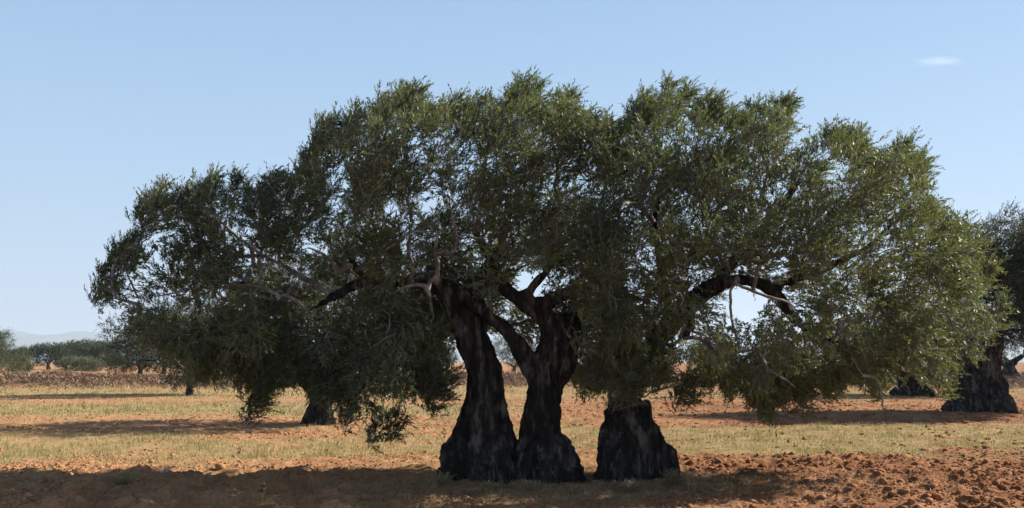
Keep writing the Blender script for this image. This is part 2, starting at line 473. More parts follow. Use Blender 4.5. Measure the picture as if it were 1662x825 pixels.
class Tree:
    def __init__(s, origin):
        s.o = np.asarray(origin, float)
        s.pos = []; s.par = []; s.rad = []; s.fix = []; s.load = []
    def node(s, p, par, r=0., fix=False):
        s.pos.append(np.asarray(p, float)); s.par.append(par); s.rad.append(r); s.fix.append(fix); s.load.append(0.)
        return len(s.pos) - 1
    def limb(s, pts, rads, step=.14):
        """hand placed limb, connected to the nearest node so that the load flows down"""
        P, R = resample(pts, rads, step)
        par = -1
        if s.pos:
            d = np.linalg.norm(np.array(s.pos) - P[0], axis=1); par = int(d.argmin())
        for p, r_ in zip(P, R): par = s.node(p, par, r_, True)
    def grow(s, targets, r, step=.12, wob=.03):
        """connect clump centres to the skeleton, nearest first"""
        targets = np.asarray(targets); left = list(range(len(targets))); ends = {}
        pos = np.array(s.pos)
        D = np.linalg.norm(targets[:, None, :] - pos[None], axis=2) + .25 * np.maximum(0, pos[None, :, 2] - targets[:, None, 2])
        best = D.argmin(1); bd = D.min(1)
        while left:
            k = min(left, key=lambda q: bd[q]); left.remove(k)
            a = s.pos[best[k]]; b = targets[k]
            Lg = np.linalg.norm(b - a); m = max(2, int(Lg / step)); par = int(best[k])
            ax = np.array([(b - a)[0] * .12, (b - a)[1] * .12, .10 * Lg])
            w = r.normal(size=3) * .10 * Lg; w2 = r.normal(size=3) * .05 * Lg
            newp = []
            for t in np.arange(1, m + 1) / m:
                p = a + (b - a) * t + (ax + w) * math.sin(math.pi * t) + w2 * math.sin(2 * math.pi * t) + r.normal(size=3) * wob * .3 * (t < 1)
                par = s.node(p, par); newp.append(p)
            ends[k] = par
            if left:
                li = np.array(left); npz = np.array(newp)
                DD = np.linalg.norm(targets[li][:, None, :] - npz[None], axis=2) + .25 * np.maximum(0, npz[None, :, 2] - targets[li][:, None, 2])
                mi = DD.argmin(1); mv = DD.min(1); upd = mv < bd[li]
                base = len(s.pos) - len(newp)
                bd[li[upd]] = mv[upd]; best[li[upd]] = base + mi[upd]
        return ends
    def finish(s, ends, unit=.0065, power=.47, hand_scale=1.0):
        for k in ends.values(): s.load[k] += 1
        for i in range(len(s.pos) - 1, -1, -1):
            if s.par[i] >= 0: s.load[s.par[i]] += s.load[i]
        for i in range(len(s.pos)):
            if not s.fix[i]: s.rad[i] = min(unit * max(s.load[i], .5) ** power, max(.026, unit * 3.2))
    def branch_mesh(s, name, sides=5, include_fix_below=None):
        """every chain of the grown nodes becomes a tapered tube"""
        kids = {}
        for i, p in enumerate(s.par): kids.setdefault(p, []).append(i)
        acc = Acc(); tri = []
        starts = [i for i in range(len(s.pos)) if not s.fix[i] and (s.fix[s.par[i]] if s.par[i] >= 0 else True)]
        stack = list(starts)
        while stack:
            i = stack.pop(); chain = [s.par[i], i]; cur = i
            while True:
                ks = kids.get(cur, [])
                if not ks: break
                ks = sorted(ks, key=lambda q: -s.load[q])
                stack += ks[1:]
                cur = ks[0]; chain.append(cur)
            pts = np.array([s.pos[c] for c in chain])
            rr = np.array([s.rad[c] for c in chain]); rr[0] = rr[1]
            v, f, _ = tube(pts, np.maximum(rr, .0035), sides, cap=False)
            acc.add(v, f)
        return acc

def clump_sprigs(C, D, Lc, Rc, ns, r, sprigL, wind, droop):
    """sprig starts and directions in an elongated cloud of twigs round each clump axis"""
    n = len(C)
    t = r.random((n, ns)) ** .8
    A = norm(np.cross(D, r.normal(size=(n, 3)))); B = np.cross(D, A)
    ang = r.random((n, ns)) * 6.28; rr = np.sqrt(r.random((n, ns))) * Rc[:, None] * (1.1 - .55 * t)
    R = np.cos(ang)[..., None] * A[:, None] + np.sin(ang)[..., None] * B[:, None]
    P = C[:, None] + D[:, None] * ((t - .35) * Lc[:, None])[..., None] + R * rr[..., None]
    SD = norm(D[:, None] * .9 + R * .75 + wind[:, None] + np.array([0, 0, 1.0]) * droop[:, None, None] + r.normal(size=(n, ns, 3)) * .5)
    L = sprigL * (.6 + .7 * r.random((n, ns)))
    return P.reshape(-1, 3), SD.reshape(-1, 3), L.ravel()

def sprig_stems(P, D, L, rad=.0028):
    n = len(P)
    A = norm(np.cross(D, np.array([.3, .8, .5]))); B = np.cross(D, A)
    ring = []
    for k in range(3):
        a = k * 2.094
        ring.append(A * math.cos(a) + B * math.sin(a))
    V = []
    for t, s_ in ((-.25, 1.2), (1.0, .5)):
        for k in range(3): V.append(P + D * (L * t)[:, None] + ring[k] * rad * s_)
    V = np.stack(V, 1).reshape(-1, 3)
    b = np.arange(n)[:, None] * 6
    Fq = np.vstack([b + np.array([k, (k + 1) % 3, 3 + (k + 1) % 3, 3 + k]) for k in range(3)])
    return V, Fq

def sample_clumps(poly_px, Ymid, depth, count, mind, r, holes=(), front_clear=(), cut=None, shell=.25, yshift=0.):
    """clump centres in a rounded volume whose outline, at distance Ymid, is the polygon"""
    poly = np.array([at(px, py, Ymid)[[0, 2]] for px, py in poly_px])
    lo, hi = poly.min(0), poly.max(0)
    pts = []; tries = 0
    cand = r.random((count * 60, 3))
    X = lo[0] + cand[:, 0] * (hi[0] - lo[0]); Z = lo[1] + cand[:, 1] * (hi[1] - lo[1])
    q = np.stack([X, Z], 1); ok = in_poly(q, poly)
    X, Z, q, c2 = X[ok], Z[ok], q[ok], cand[ok, 2]
    d = dist_poly(q, poly)
    ok = d > .17; X, Z, q, c2, d = X[ok], Z[ok], q[ok], c2[ok], d[ok]
    R0 = 1.5
    T = depth * np.sqrt(np.clip(1 - (1 - np.clip(d / R0, 0, 1)) ** 2, 0, 1))
    u = c2 * 2 - 1
    u = np.sign(u) * (shell + (1 - shell) * np.abs(u)) if shell > 0 else u
    Yp = Ymid + yshift + u * T
    P = np.stack([X, Yp, Z], 1)
    pp = pix(P); keep = np.ones(len(P), bool)
    for (cx, cy, rx, ry) in holes:
        keep &= ((pp[:, 0] - cx) / (rx + 14)) ** 2 + ((pp[:, 1] - cy) / (ry + 12)) ** 2 > 1
    for pl in front_clear:
        keep &= ~(in_poly(pp, pl) & (Yp < Ymid + .5))
    if cut is not None: keep &= cut(pp)
    keep &= in_poly(pp, poly_px) if len(poly_px) > 20 else True
    lump = noise3(P[:, 0] * 1.1, P[:, 1] * 1.1, P[:, 2] * 1.25, 55)
    keep &= (lump > -.24) | ((pp[:, 0] < 420) & (lump > -.42))
    P, d = P[keep], d[keep]
    sel = []
    SP_ = np.zeros((0, 3))
    for i in range(len(P)):
        if len(sel) >= count: break
        if len(sel) and (((SP_ - P[i]) ** 2).sum(1).min() < mind ** 2): continue
        sel.append(i); SP_ = P[sel]
    P, d = P[sel], d[sel]; pq = pix(P); k = (pq[:, 0] > 330) | (r.random(len(P)) > .22)
    return P[k], d[k]

# ------------------------------------------------------------------ the two old olive trees
YT = 12.8
PX = F / YT                                  # photograph pixels per metre at the trees

OUT = [(150,490),(160,462),(195,452),(178,428),(190,400),(235,388),(258,378),(240,345),(234,318),(258,300),(305,292),(345,280),(388,282),
 (398,300),(425,280),(455,268),(498,248),(508,215),(524,190),(546,192),(560,212),(572,182),(600,168),(622,148),(655,136),(690,142),
 (702,170),(722,155),(748,166),(770,148),(800,152),(824,152),(836,128),(853,114),(872,124),(874,152),(892,162),(912,148),(935,155),
 (952,180),(988,190),(1012,176),(1040,152),(1062,170),(1085,132),(1110,138),(1126,158),(1150,152),(1180,164),(1200,158),(1225,168),(1252,158),(1284,158),
 (1292,192),(1330,202),(1365,198),(1398,208),(1398,235),(1438,242),(1465,224),(1500,248),(1496,290),(1518,322),(1560,348),(1588,388),
 (1578,420),(1598,450),(1590,490),(1622,530),(1600,565),(1588,590),(1556,600),(1536,642),(1498,628),(1450,612),(1420,640),(1350,652),(1300,668),(1268,664),
 (1250,690),(1222,668),(1180,655),(1150,640),(1132,608),(1085,612),(1050,606),(1020,640),(985,652),(955,655),(925,640),(900,590),(870,560),(800,540),
 (742,548),(728,600),(722,665),(690,650),(662,690),(640,716),(590,712),(555,680),(500,655),(480,632),(442,640),(428,680),(400,676),(386,650),(350,636),(305,624),(280,592),(232,572),(200,545),(212,520),(178,502)]
def ragged(poly, r):
    out = []
    for (x0, y0), (x1, y1) in zip(poly, poly[1:] + poly[:1]):
        out.append((x0, y0)); L_ = math.hypot(x1 - x0, y1 - y0)
        if L_ > 17:
            q = r.random() * min(1, L_ / 32)
            if y0 < 430: out.append(((x0 + x1) / 2, (y0 + y1) / 2 + 24 * q))
            elif y0 > 560: out.append(((x0 + x1) / 2, (y0 + y1) / 2 - 38 * q))
    return out
OUT = ragged(OUT, np.random.default_rng(5))
HOLES = [(855,462,30,22),(1205,492,26,30),(556,338,14,9),(398,378,20,10),(292,505,20,8),(1050,412,9,16),(1340,438,8,16),(748,402,8,10),
         (1016,466,10,8),(215,462,20,8),(250,430,12,10),(640,345,8,14),(690,345,8,16),(385,325,12,16),(1340,300,8,12),(560,300,8,8),(880,330,6,8),(1110,350,6,12),(1260,445,10,8),(1060,440,10,8),(770,430,12,10),(500,395,8,14),(705,300,6,12),(1205,300,7,14),(690,520,7,10),(1175,470,12,8),(1248,330,6,10),(470,440,10,8)]
CLEAR = [[(700,455),(745,470),(800,520),(830,445),(880,445),(890,480),(850,520),(870,570),(915,600),(915,640),(880,640),(840,570),(740,570),(720,520),(690,490),(640,475),(560,490),(500,520),(440,498),(370,478),(450,468),(560,448)],
         [(1150,500),(1180,455),(1260,455),(1300,500),(1300,540),(1280,540),(1230,530),(1170,530)]]

def split(pp):                               # the seam between the two crowns
    return pp[:, 0] < 985 + 22 * np.sin(pp[:, 1] / 37.0) + 14 * np.sin(pp[:, 1] / 13.0)

def P3(px, py, dy=0.): return at(px, py, YT + dy)
def poly3(l): return [P3(*q[:2], q[2] if len(q) > 3 else 0) for q in l], [q[-1] / PX for q in l]

def strand_mesh(strands):
    """closed tubes, joined before the voxel remesh; each strand is a list of (px, py, depth offset, radius px)"""
    vs = []; fs = []; n = 0
    for st in strands:
        pts = [P3(a, b, c) for a, b, c, d in st]; rr = [d / PX for a, b, c, d in st]
        P, R = resample(pts, rr, .07)
        v, f, c = tube(P, R, 12, cap=True)
        vs.append(v); fs += [tuple(q + n) for q in f] + [tuple(q + n) for q in c]; n += len(v)
    me = bpy.data.meshes.new('strands'); me.from_pydata(np.vstack(vs).tolist(), [], [tuple(int(i) for i in f) for f in fs]); me.update()
    return me

def voxel(me, size, smooth_it=2):
    o = bpy.data.objects.new('tmp', me); COL.objects.link(o)
    m = o.modifiers.new('r', 'REMESH'); m.mode = 'VOXEL'; m.voxel_size = size
    s = o.modifiers.new('s', 'SMOOTH'); s.iterations = smooth_it; s.factor = .5
    dg = bpy.context.evaluated_depsgraph_get()
    out = bpy.data.meshes.new_from_object(o.evaluated_get(dg))
    bpy.data.objects.remove(o)
    return out

def gnarl(me, base_z=0., amp=.05, seed=3, low=3.0):
    n = len(me.vertices); co = np.empty(n * 3, np.float32); me.vertices.foreach_get('co', co); co = co.reshape(-1, 3).astype(float)
    no = np.empty(n * 3, np.float32); me.vertices.foreach_get('normal', no); no = no.reshape(-1, 3).astype(float)
    x, y, z = co.T
    tw = z * .8; cx, cy = x.mean(), y.mean()
    xs = (x - cx) * np.cos(tw) - (y - cy) * np.sin(tw); ys_ = (x - cx) * np.sin(tw) + (y - cy) * np.cos(tw)
    lowness = np.clip(1.25 - (z - base_z) / low, .18, 1.0)
    r1 = 1 - 2 * np.abs(fbm(xs * 6.0, ys_ * 6.0, z * .9, seed, 3))          # long ridges
    r2 = fbm(x * 13, y * 13, z * 3, seed + 5, 3, .6)
    r3 = noise3(x * 3.4, y * 3.4, z * 1.3, seed + 9)
    holes = np.clip(noise3(x * 4.6, y * 4.6, z * 1.7, seed + 13) - .40, 0, 1)
    d = amp * lowness * (1.5 * (r1 - .6) + .55 * r2 + 1.1 * r3 - 2.6 * holes) + .004 * noise3(x * 40, y * 40, z * 16, seed + 20)
    co = co + no * d[:, None]
    me.vertices.foreach_set('co', co.astype(np.float32).ravel()); me.update()
    me.polygons.foreach_set('use_smooth', np.ones(len(me.polygons), bool))
    return me

def shift_mesh(me, origin):
    me.transform(Matrix.Translation([-c for c in origin]))

TRUNK_A = [
 [(742,800,-.05,30),(752,760,0,38),(768,720,.05,36),(780,680,.05,34),(785,640,.05,31),(783,600,.05,29),(772,570,.05,27),(760,540,.05,27),(750,505,.05,28)],
 [(800,800,-.15,34),(800,760,-.12,34),(803,720,-.05,29),(806,690,0,25),(806,655,.05,18),(802,625,.1,14),(790,590,.15,13)],
 [(770,800,.25,36),(775,750,.25,40),(785,700,.2,36),(785,650,.2,28),(778,600,.2,22),(765,550,.15,20)],
 [(700,792,-.1,9),(718,768,-.08,16),(738,735,-.05,22),(752,700,0,16),(762,665,0,10)],
 [(825,800,0,22),(828,760,.05,22),(826,730,.1,17),(820,690,.1,14),(815,650,.1,9)],
 [(760,805,-.45,14),(768,770,-.3,24),(776,730,-.18,20),(782,690,-.1,14)],
 # second, right-hand stem
 [(865,805,-.1,32),(868,770,-.05,33),(872,730,0,32),(878,690,0,30),(882,650,0,26),(886,615,0,26),(892,580,0,25),(900,545,.05,24),(893,515,.1,20)],
 [(905,805,-.15,32),(902,770,-.1,30),(897,730,-.05,26),(892,700,0,20),(892,660,.05,15),(900,620,.05,20),(912,585,.05,22),(915,550,.1,22),(905,520,.1,18)],
 [(966,792,-.2,6),(948,780,-.15,10),(928,756,-.1,14),(914,728,-.05,13),(905,700,0,9)],
 [(880,800,.3,34),(882,750,.25,34),(882,700,.2,28),(882,650,.15,22),(888,600,.15,20)],
 [(845,800,-.25,18),(848,770,-.2,18),(852,735,-.1,15),(858,700,0,12),(866,660,0,10),(868,625,0,12),(864,600,0,12)],
 [(885,812,-.5,10),(884,785,-.42,15),(880,760,-.30,14),(878,735,-.22,10)],
 # crossing limb and heads of the stems
 [(870,612,0,17),(858,588,-.05,14),(842,562,-.15,12),(818,532,-.2,12),(785,508,-.2,12),(758,488,-.12,13),(735,470,-.05,15)],
 [(752,510,.05,27),(740,488,.05,27),(725,468,0,22),(702,458,-.1,15),(665,458,-.2,9),(630,456,-.3,8),(595,458,-.45,7.5),(570,466,-.5,8),(548,478,-.55,8),(525,492,-.6,7),(502,505,-.65,6)],
 [(765,540,.1,22),(772,505,.15,20),(768,475,.2,17),(785,445,.25,13),(805,415,.35,10),(818,380,.4,8),(826,330,.45,6)],
 [(895,525,.1,20),(876,505,.05,18),(850,490,0,14),(828,475,-.05,12),(812,455,-.1,11),(802,430,-.1,8),(785,400,-.1,7),(765,360,-.1,6)],
 [(848,490,0,11),(858,474,0,9),(874,455,0,8),(888,440,.05,7),(902,405,.1,6),(910,360,.2,5)],
 [(862,492,0,11),(890,488,-.1,10),(915,478,-.2,9),(938,462,-.3,7),(950,435,-.35,5)],
 [(905,540,.1,20),(925,520,.2,14),(945,480,.4,10),(955,430,.6,8),(960,370,.7,6)],
 [(600,458,-.4,7),(575,430,-.4,5),(560,400,-.5,4)],
]
TRUNK_B = [
 [(984,800,-.1,20),(986,765,-.05,20),(988,730,0,19),(992,695,0,18),(998,665,0,16),(1005,648,0,13)],
 [(1035,805,.1,34),(1035,765,.1,38),(1030,725,.1,34),(1026,690,.1,26),(1022,660,.1,20),(1024,640,.1,14),(1030,615,.15,9),(1036,590,.2,9)],
 [(1075,800,0,28),(1070,765,0,28),(1060,730,.05,24),(1048,700,.05,18),(1038,672,.05,13),(1032,650,.1,9)],
 [(1100,790,-.05,8),(1092,768,-.05,13),(1080,735,0,14),(1066,705,0,12),(1052,680,0,8),(1045,655,0,6)],
 [(1010,805,-.35,12),(1012,775,-.28,16),(1012,740,-.18,14),(1012,700,-.1,12)],
 [(1035,800,.4,34),(1035,750,.35,34),(1030,700,.3,24),(1025,650,.25,16)],
 [(1026,640,.2,15),(1040,600,.3,16),(1062,560,.35,17),(1090,525,.3,17),(1115,498,.2,16),(1145,472,.1,14),(1180,458,0,10),(1215,456,-.1,9.5),(1250,468,-.15,9),(1272,490,-.2,9),(1285,512,-.25,8.5),(1305,532,-.3,7),(1335,548,-.4,7),(1370,560,-.5,5)],
 [(1085,530,.3,9),(1082,480,.3,7),(1070,420,.3,6),(1064,360,.3,5),(1070,290,.3,4)],
 [(1165,462,.05,9),(1190,425,.1,8),(1225,390,.2,7),(1265,340,.3,6),(1300,290,.4,5)],
 [(1250,468,-.15,8),(1300,450,-.1,7),(1350,430,0,6),(1410,400,.1,5),(1460,350,.2,4)],
 [(1115,498,.2,10),(1120,530,.0,8),(1105,550,-.2,5)],
]
TWIGS_A = [[(500,503,-.66,4),(478,487,-.7,3.6),(462,480,-.72,3.2),(450,488,-.75,2.2)],
 [(455,483,-.72,2.6),(440,474,-.75,3.2),(420,466,-.8,3.2),(395,463,-.8,3.0),(372,466,-.85,2.6),(358,476,-.85,1.8)],
 [(372,466,-.85,2.2),(350,470,-.9,1.8),(310,470,-.9,1.6),(265,478,-.9,1.2),(215,485,-.9,1)],
 [(708,458,-.3,4.6),(710,430,-.35,4),(707,405,-.38,3.4),(709,385,-.4,2.6),(712,350,-.4,1.8)],
 [(700,455,-.4,4),(694,470,-.45,4),(697,495,-.5,3.2),(704,515,-.52,2.2)],
 [(665,456,-.3,5),(668,436,-.35,4.2),(660,405,-.4,3.2),(668,360,-.4,2.4)],
 [(735,410,-.5,2.4),(739,385,-.5,3.0),(735,360,-.5,2.2),(728,330,-.5,1.6)],
 [(500,402,-.6,2),(520,410,-.6,3),(540,425,-.55,3.4),(552,440,-.5,4)],
 [(455,440,-.8,2),(440,437,-.85,3),(425,430,-.9,2.2)],
 [(640,478,-.6,2),(655,466,-.6,3),(680,462,-.5,3.4)],
 [(410,425,-.1,3.4),(405,400,-.2,4.0),(385,385,-.3,3.6),(365,370,-.3,2.8),(350,350,-.3,2)],
 [(408,405,-.2,3.2),(425,415,-.2,3.6),(450,430,-.2,4),(500,455,-.3,5),(540,478,-.5,6)],]
TWIGS_B = [[(1195,460,-.4,3.2),(1222,472,-.45,3),(1250,482,-.5,3),(1280,494,-.5,2.2)],
 [(1112,532,-.5,2.4),(1130,538,-.55,3.6),(1146,548,-.6,3.6),(1158,566,-.6,2.6)],
 [(1187,470,-.3,2.4),(1188,505,-.3,2.4),(1196,545,-.35,2),(1200,570,-.35,1.6)],
 [(1362,520,-1.0,2),(1374,555,-1.1,2.6),(1390,590,-1.2,2.2),(1400,610,-1.2,1.4)],
 [(1425,618,-1.2,1.4),(1432,645,-1.2,2.2),(1433,662,-1.2,1.2)],
 [(1250,600,-1.1,1.6),(1275,615,-1.1,2.2),(1290,628,-1.1,1.4)],
 [(975,345,-.8,3),(981,320,-.85,3),(985,298,-.9,1.6)]]

def old_tree(name, label, strands, twigs, origin_px, cutf, seed, n_main, spikes, tone0):
    r = np.random.default_rng(seed)
    o = P3(*origin_px); o[2] = ground_z(o[0], o[1])
    root = empty(name, o); tag(root, label, 'olive tree', 'old olive trees in front')
    me = gnarl(voxel(strand_mesh(strands), .022), base_z=0, seed=seed)
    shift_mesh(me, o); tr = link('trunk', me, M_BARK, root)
    T = Tree(o)
    for st in strands:
        ys = [q[1] for q in st]
        if min(ys) < 600:
            P, R = poly3(st); T.limb(P, R)
    paths = []
    for st in twigs:
        Pn, R = poly3(st)
        if R[-1] > R[0]: Pn, R = Pn[::-1], R[::-1]
        k = int((np.linalg.norm(np.array(T.pos) - Pn[0], axis=1)).argmin()); g = T.pos[k]; dist = np.linalg.norm(g - Pn[0])
        if dist > .06:                       # run the limb back to the bough it grows from
            mid = (g + Pn[0]) / 2 + np.array([.04, 0, .12]) * dist
            Pn = [g, mid] + list(Pn); R = [R[0] * 1.5, R[0] * 1.25] + list(R)
        T.limb(Pn, R, .06); paths.append((Pn, R))
    C, d = sample_clumps(OUT, YT, 1.75, n_main, .33, r, HOLES, CLEAR, cut=cutf)
    sp = [at(px - (12 if py < 420 else 0), py + (29 if py < 420 else -6), YT + dy) for px, py, dy in spikes]; nsp = len(sp)
    for (x0, y0), (x1, y1) in zip(OUT, OUT[1:]):              # small tufts standing out of the upper outline
        m = max(1, int(math.hypot(x1 - x0, y1 - y0) / 24))
        for t in (np.arange(m) + r.random(m)) / m:
            q = np.array([[x0 + (x1 - x0) * t, y0 + (y1 - y0) * t]])
            if y0 < 470 and cutf(q)[0] and r.random() < .62: sp.append(at(q[0, 0] - 8, q[0, 1] + 44 - 22 * r.random() ** 2, YT + .5 * r.normal()))
    sp = np.array(sp)
    C2, d2 = sample_clumps([(690, 400), (980, 380), (1010, 470), (985, 600), (930, 610), (860, 560), (790, 545), (735, 560), (650, 560), (600, 500)], YT + 1.3, .9, 60 if cutf(np.array([[800., 500.]]))[0] else 16, .26, r, HOLES, (), cut=cutf, shell=0)
    C3, d3 = sample_clumps([(205, 500), (560, 500), (720, 560), (715, 630), (640, 665), (560, 640), (450, 605), (330, 600), (250, 560)] if cutf(np.array([[800., 500.]]))[0] else [(1130, 560), (1330, 560), (1500, 560), (1500, 620), (1380, 640), (1250, 660), (1150, 640)], YT + .2, 1.15, 60 if cutf(np.array([[800., 500.]]))[0] else 40, .26, r, HOLES, (), cut=cutf, shell=0)
    C = np.vstack([C, C2, C3]); d = np.concatenate([d, d2 + .3, d3 + .2])
    allC = np.vstack([C, sp])
    ends = T.grow(allC, r)
    T.finish(ends)
    # directions of the clumps: away from the middle of the crown, combed to the right by the wind near the top
    ctr = np.median(C, axis=0)
    rel = (allC - ctr) / np.array([3.2, 1.8, 1.5])
    upness = np.clip((allC[:, 2] - 2.6) / 2.5, -1, 1)
    D = norm(norm(rel) * .8 + np.stack([.15 + .35 * np.clip(upness, 0, 1), 0 * upness, .5 * upness + .15], 1) + r.normal(size=allC.shape) * .38)
    n = len(allC); nm = len(C)
    edge = np.concatenate([np.clip(d / .6, .35, 1), np.full(len(sp), .4)])
    Lc = (.44 + .30 * r.random(n)) * (.55 + .45 * edge); Rc = (.21 + .11 * r.random(n)) * (.45 + .55 * edge)
    Lc[nm:] = .22 + .25 * r.random(len(sp)); Rc[nm:] = .06 + .05 * r.random(len(sp)); D[nm:] = norm(np.array([.35, 0, .9]) + r.normal(size=(len(sp), 3)) * .12)
    Lc[nm:nm + nsp] = .46; Rc[nm:nm + nsp] = .085
    ns = 52
    wind = np.stack([.22 * np.clip(upness + .2, 0, 1), 0 * upness, 0 * upness], 1)
    drp = np.where(upness < -.1, -.12, .22)
    P, SD, L = clump_sprigs(allC, D, Lc, Rc, ns, r, .20, wind, drp)
    ct = tone0 + .17 * r.normal(size=n) + .60 * fbm(allC[:, 0] * .5, allC[:, 1] * .5, allC[:, 2] * .5, 5, 2) + .05 * np.clip(allC[:, 0] / 4, -1, 1) - .16 * np.clip(upness, 0, 1)
    tone = np.repeat(ct, ns) + .06 * r.normal(size=len(P))
    keep = np.ones(len(P), bool); keep[(nm + nsp) * ns:] = r.random(len(P) - (nm + nsp) * ns) < .7
    pp = pix(P)
    for (cx, cy, rx, ry) in HOLES: keep &= (((pp[:, 0] - cx) / rx) ** 2 + ((pp[:, 1] - cy) / ry) ** 2 > 1) | (r.random(len(P)) < .08)
    mid2 = (P + SD * L[:, None] * .8)
    outer = ~in_poly(pix(mid2), OUT) & (np.arange(len(P)) < nm * ns)
    outp = pix(P + SD * L[:, None]); oi = np.where(~in_poly(outp, OUT))[0]
    far_ = np.zeros(len(P), bool); dd = dist_poly(outp[oi], OUT); far_[oi] = (dd > 22) | ((dd > 13) & (r.random(len(oi)) < .6))
    keep &= ~outer | (r.random(len(P)) < .12)
    tuft = np.arange(len(P)) >= nm * ns
    keep &= ~far_ | (tuft & (r.random(len(P)) < .9))
    tws = np.vstack([resample(a_, b_, .08)[0] for a_, b_ in paths]); tpx = pix(tws); mpx = pix(P + SD * L[:, None] * .5)
    for q_, t3 in zip(tpx, tws):
        keep &= ~((np.abs(mpx[:, 0] - q_[0]) < 11) & (np.abs(mpx[:, 1] - q_[1]) < 11) & (P[:, 1] < t3[1] + .05) & (r.random(len(P)) < .75))
    P, SD, L, tone = P[keep], SD[keep], L[keep], tone[keep]
    LP, LD, LN, LL, LW, LT = sprig_leaves(P, SD, L, 16, .066, .0205, r, tone)
    me = leaf_mesh('crown', local(LP, o), LD, LN, LL, LW, LT)
    link('crown', me, M_LEAF, root)
    acc = T.branch_mesh('branches')
    sv, sf = sprig_stems(P, SD, L); acc.add(sv, sf)
    v, f = acc.get()
    link('branches', new_mesh('branches', local(v, o), f, smooth=True), M_TWIG, root)
    for Pn, R in paths:
        Pp, Rr = resample(Pn, R, .05)
        wv = np.cumsum(r.normal(size=Pp.shape) * .006, axis=0)
        Pp = Pp + wv - np.linspace(0, 1, len(Pp))[:, None] * wv[-1] * .5
        Rr = Rr * (1 + .16 * noise3(np.arange(len(Rr)) * .45, 0, 0, int(Rr[0] * 1e5))) * (1 - .5 * np.linspace(0, 1, len(Rr)) ** 3)
        Pp = np.vstack([Pp, Pp[-1] + norm(Pp[-1] - Pp[-2]) * .02]); Rr = np.append(Rr, .0006)
        v, f, _ = tube(Pp, Rr, 7, cap=False)
        link('bare_branch', new_mesh('bare_branch', local(v, o), f, smooth=True), M_TWIG, root)
    return root, len(LP)

SP_A = [(852,130,0),(862,150,.2),(838,150,-.1),(740,165,0),(768,160,.3),(528,200,0),(520,225,-.2),(575,190,0),(655,148,0),(675,155,.2),(930,158,0),(912,160,-.2),
        (160,480,0),(165,495,.1),(215,388,0),(350,290,0),(385,290,.1),(270,305,0),(410,680,-.2),(420,665,-.2),(405,655,-.2),(635,712,-.3),(560,690,-.4),(610,715,-.3),(190,440,0),(185,405,.1),
        (700,665,-.3),(720,640,-.3),(690,640,-.5)]
SP_B = [(1085,133,0),(1110,145,0),(1040,160,0),(1035,175,.2),(1150,158,0),(1165,162,-.2),(1222,172,0),(1270,160,0),(1280,168,.1),(1395,215,0),(1385,225,-.1),(1465,232,0),(1460,245,.2),(1498,255,0),
        (1618,528,0),(1600,470,0),(1530,640,0),(1250,680,-.2),(1300,665,-.2),(1100,660,-.2),(1108,640,-.2),(1125,650,-.1),(1430,650,-.2),
        (965,612,-.5),(990,625,-.6),(1010,640,-.6),(1035,625,-.7),(1055,618,-.7),(1045,605,-.6),(1072,612,-.5),(985,606,-.6),(1020,612,-.75),(945,625,-.4),(1000,655,-.6),(1030,650,-.6),(1060,640,-.5)]
ta, na = old_tree('olive_tree', 'ancient gnarled olive on two fused twisted trunks, left side of the great canopy', TRUNK_A, TWIGS_A, (830, 778), lambda p: split(p), 101, 330, SP_A, .42)
tb, nb = old_tree('olive_tree', 'ancient olive on a broad hollow broken stump, right side of the great canopy', TRUNK_B, TWIGS_B, (1035, 776), lambda p: ~split(p), 202, 300, SP_B, .60)  # higher leaf tone puts the sunlit look of the right side into the colour
print('leaves', na, nb)

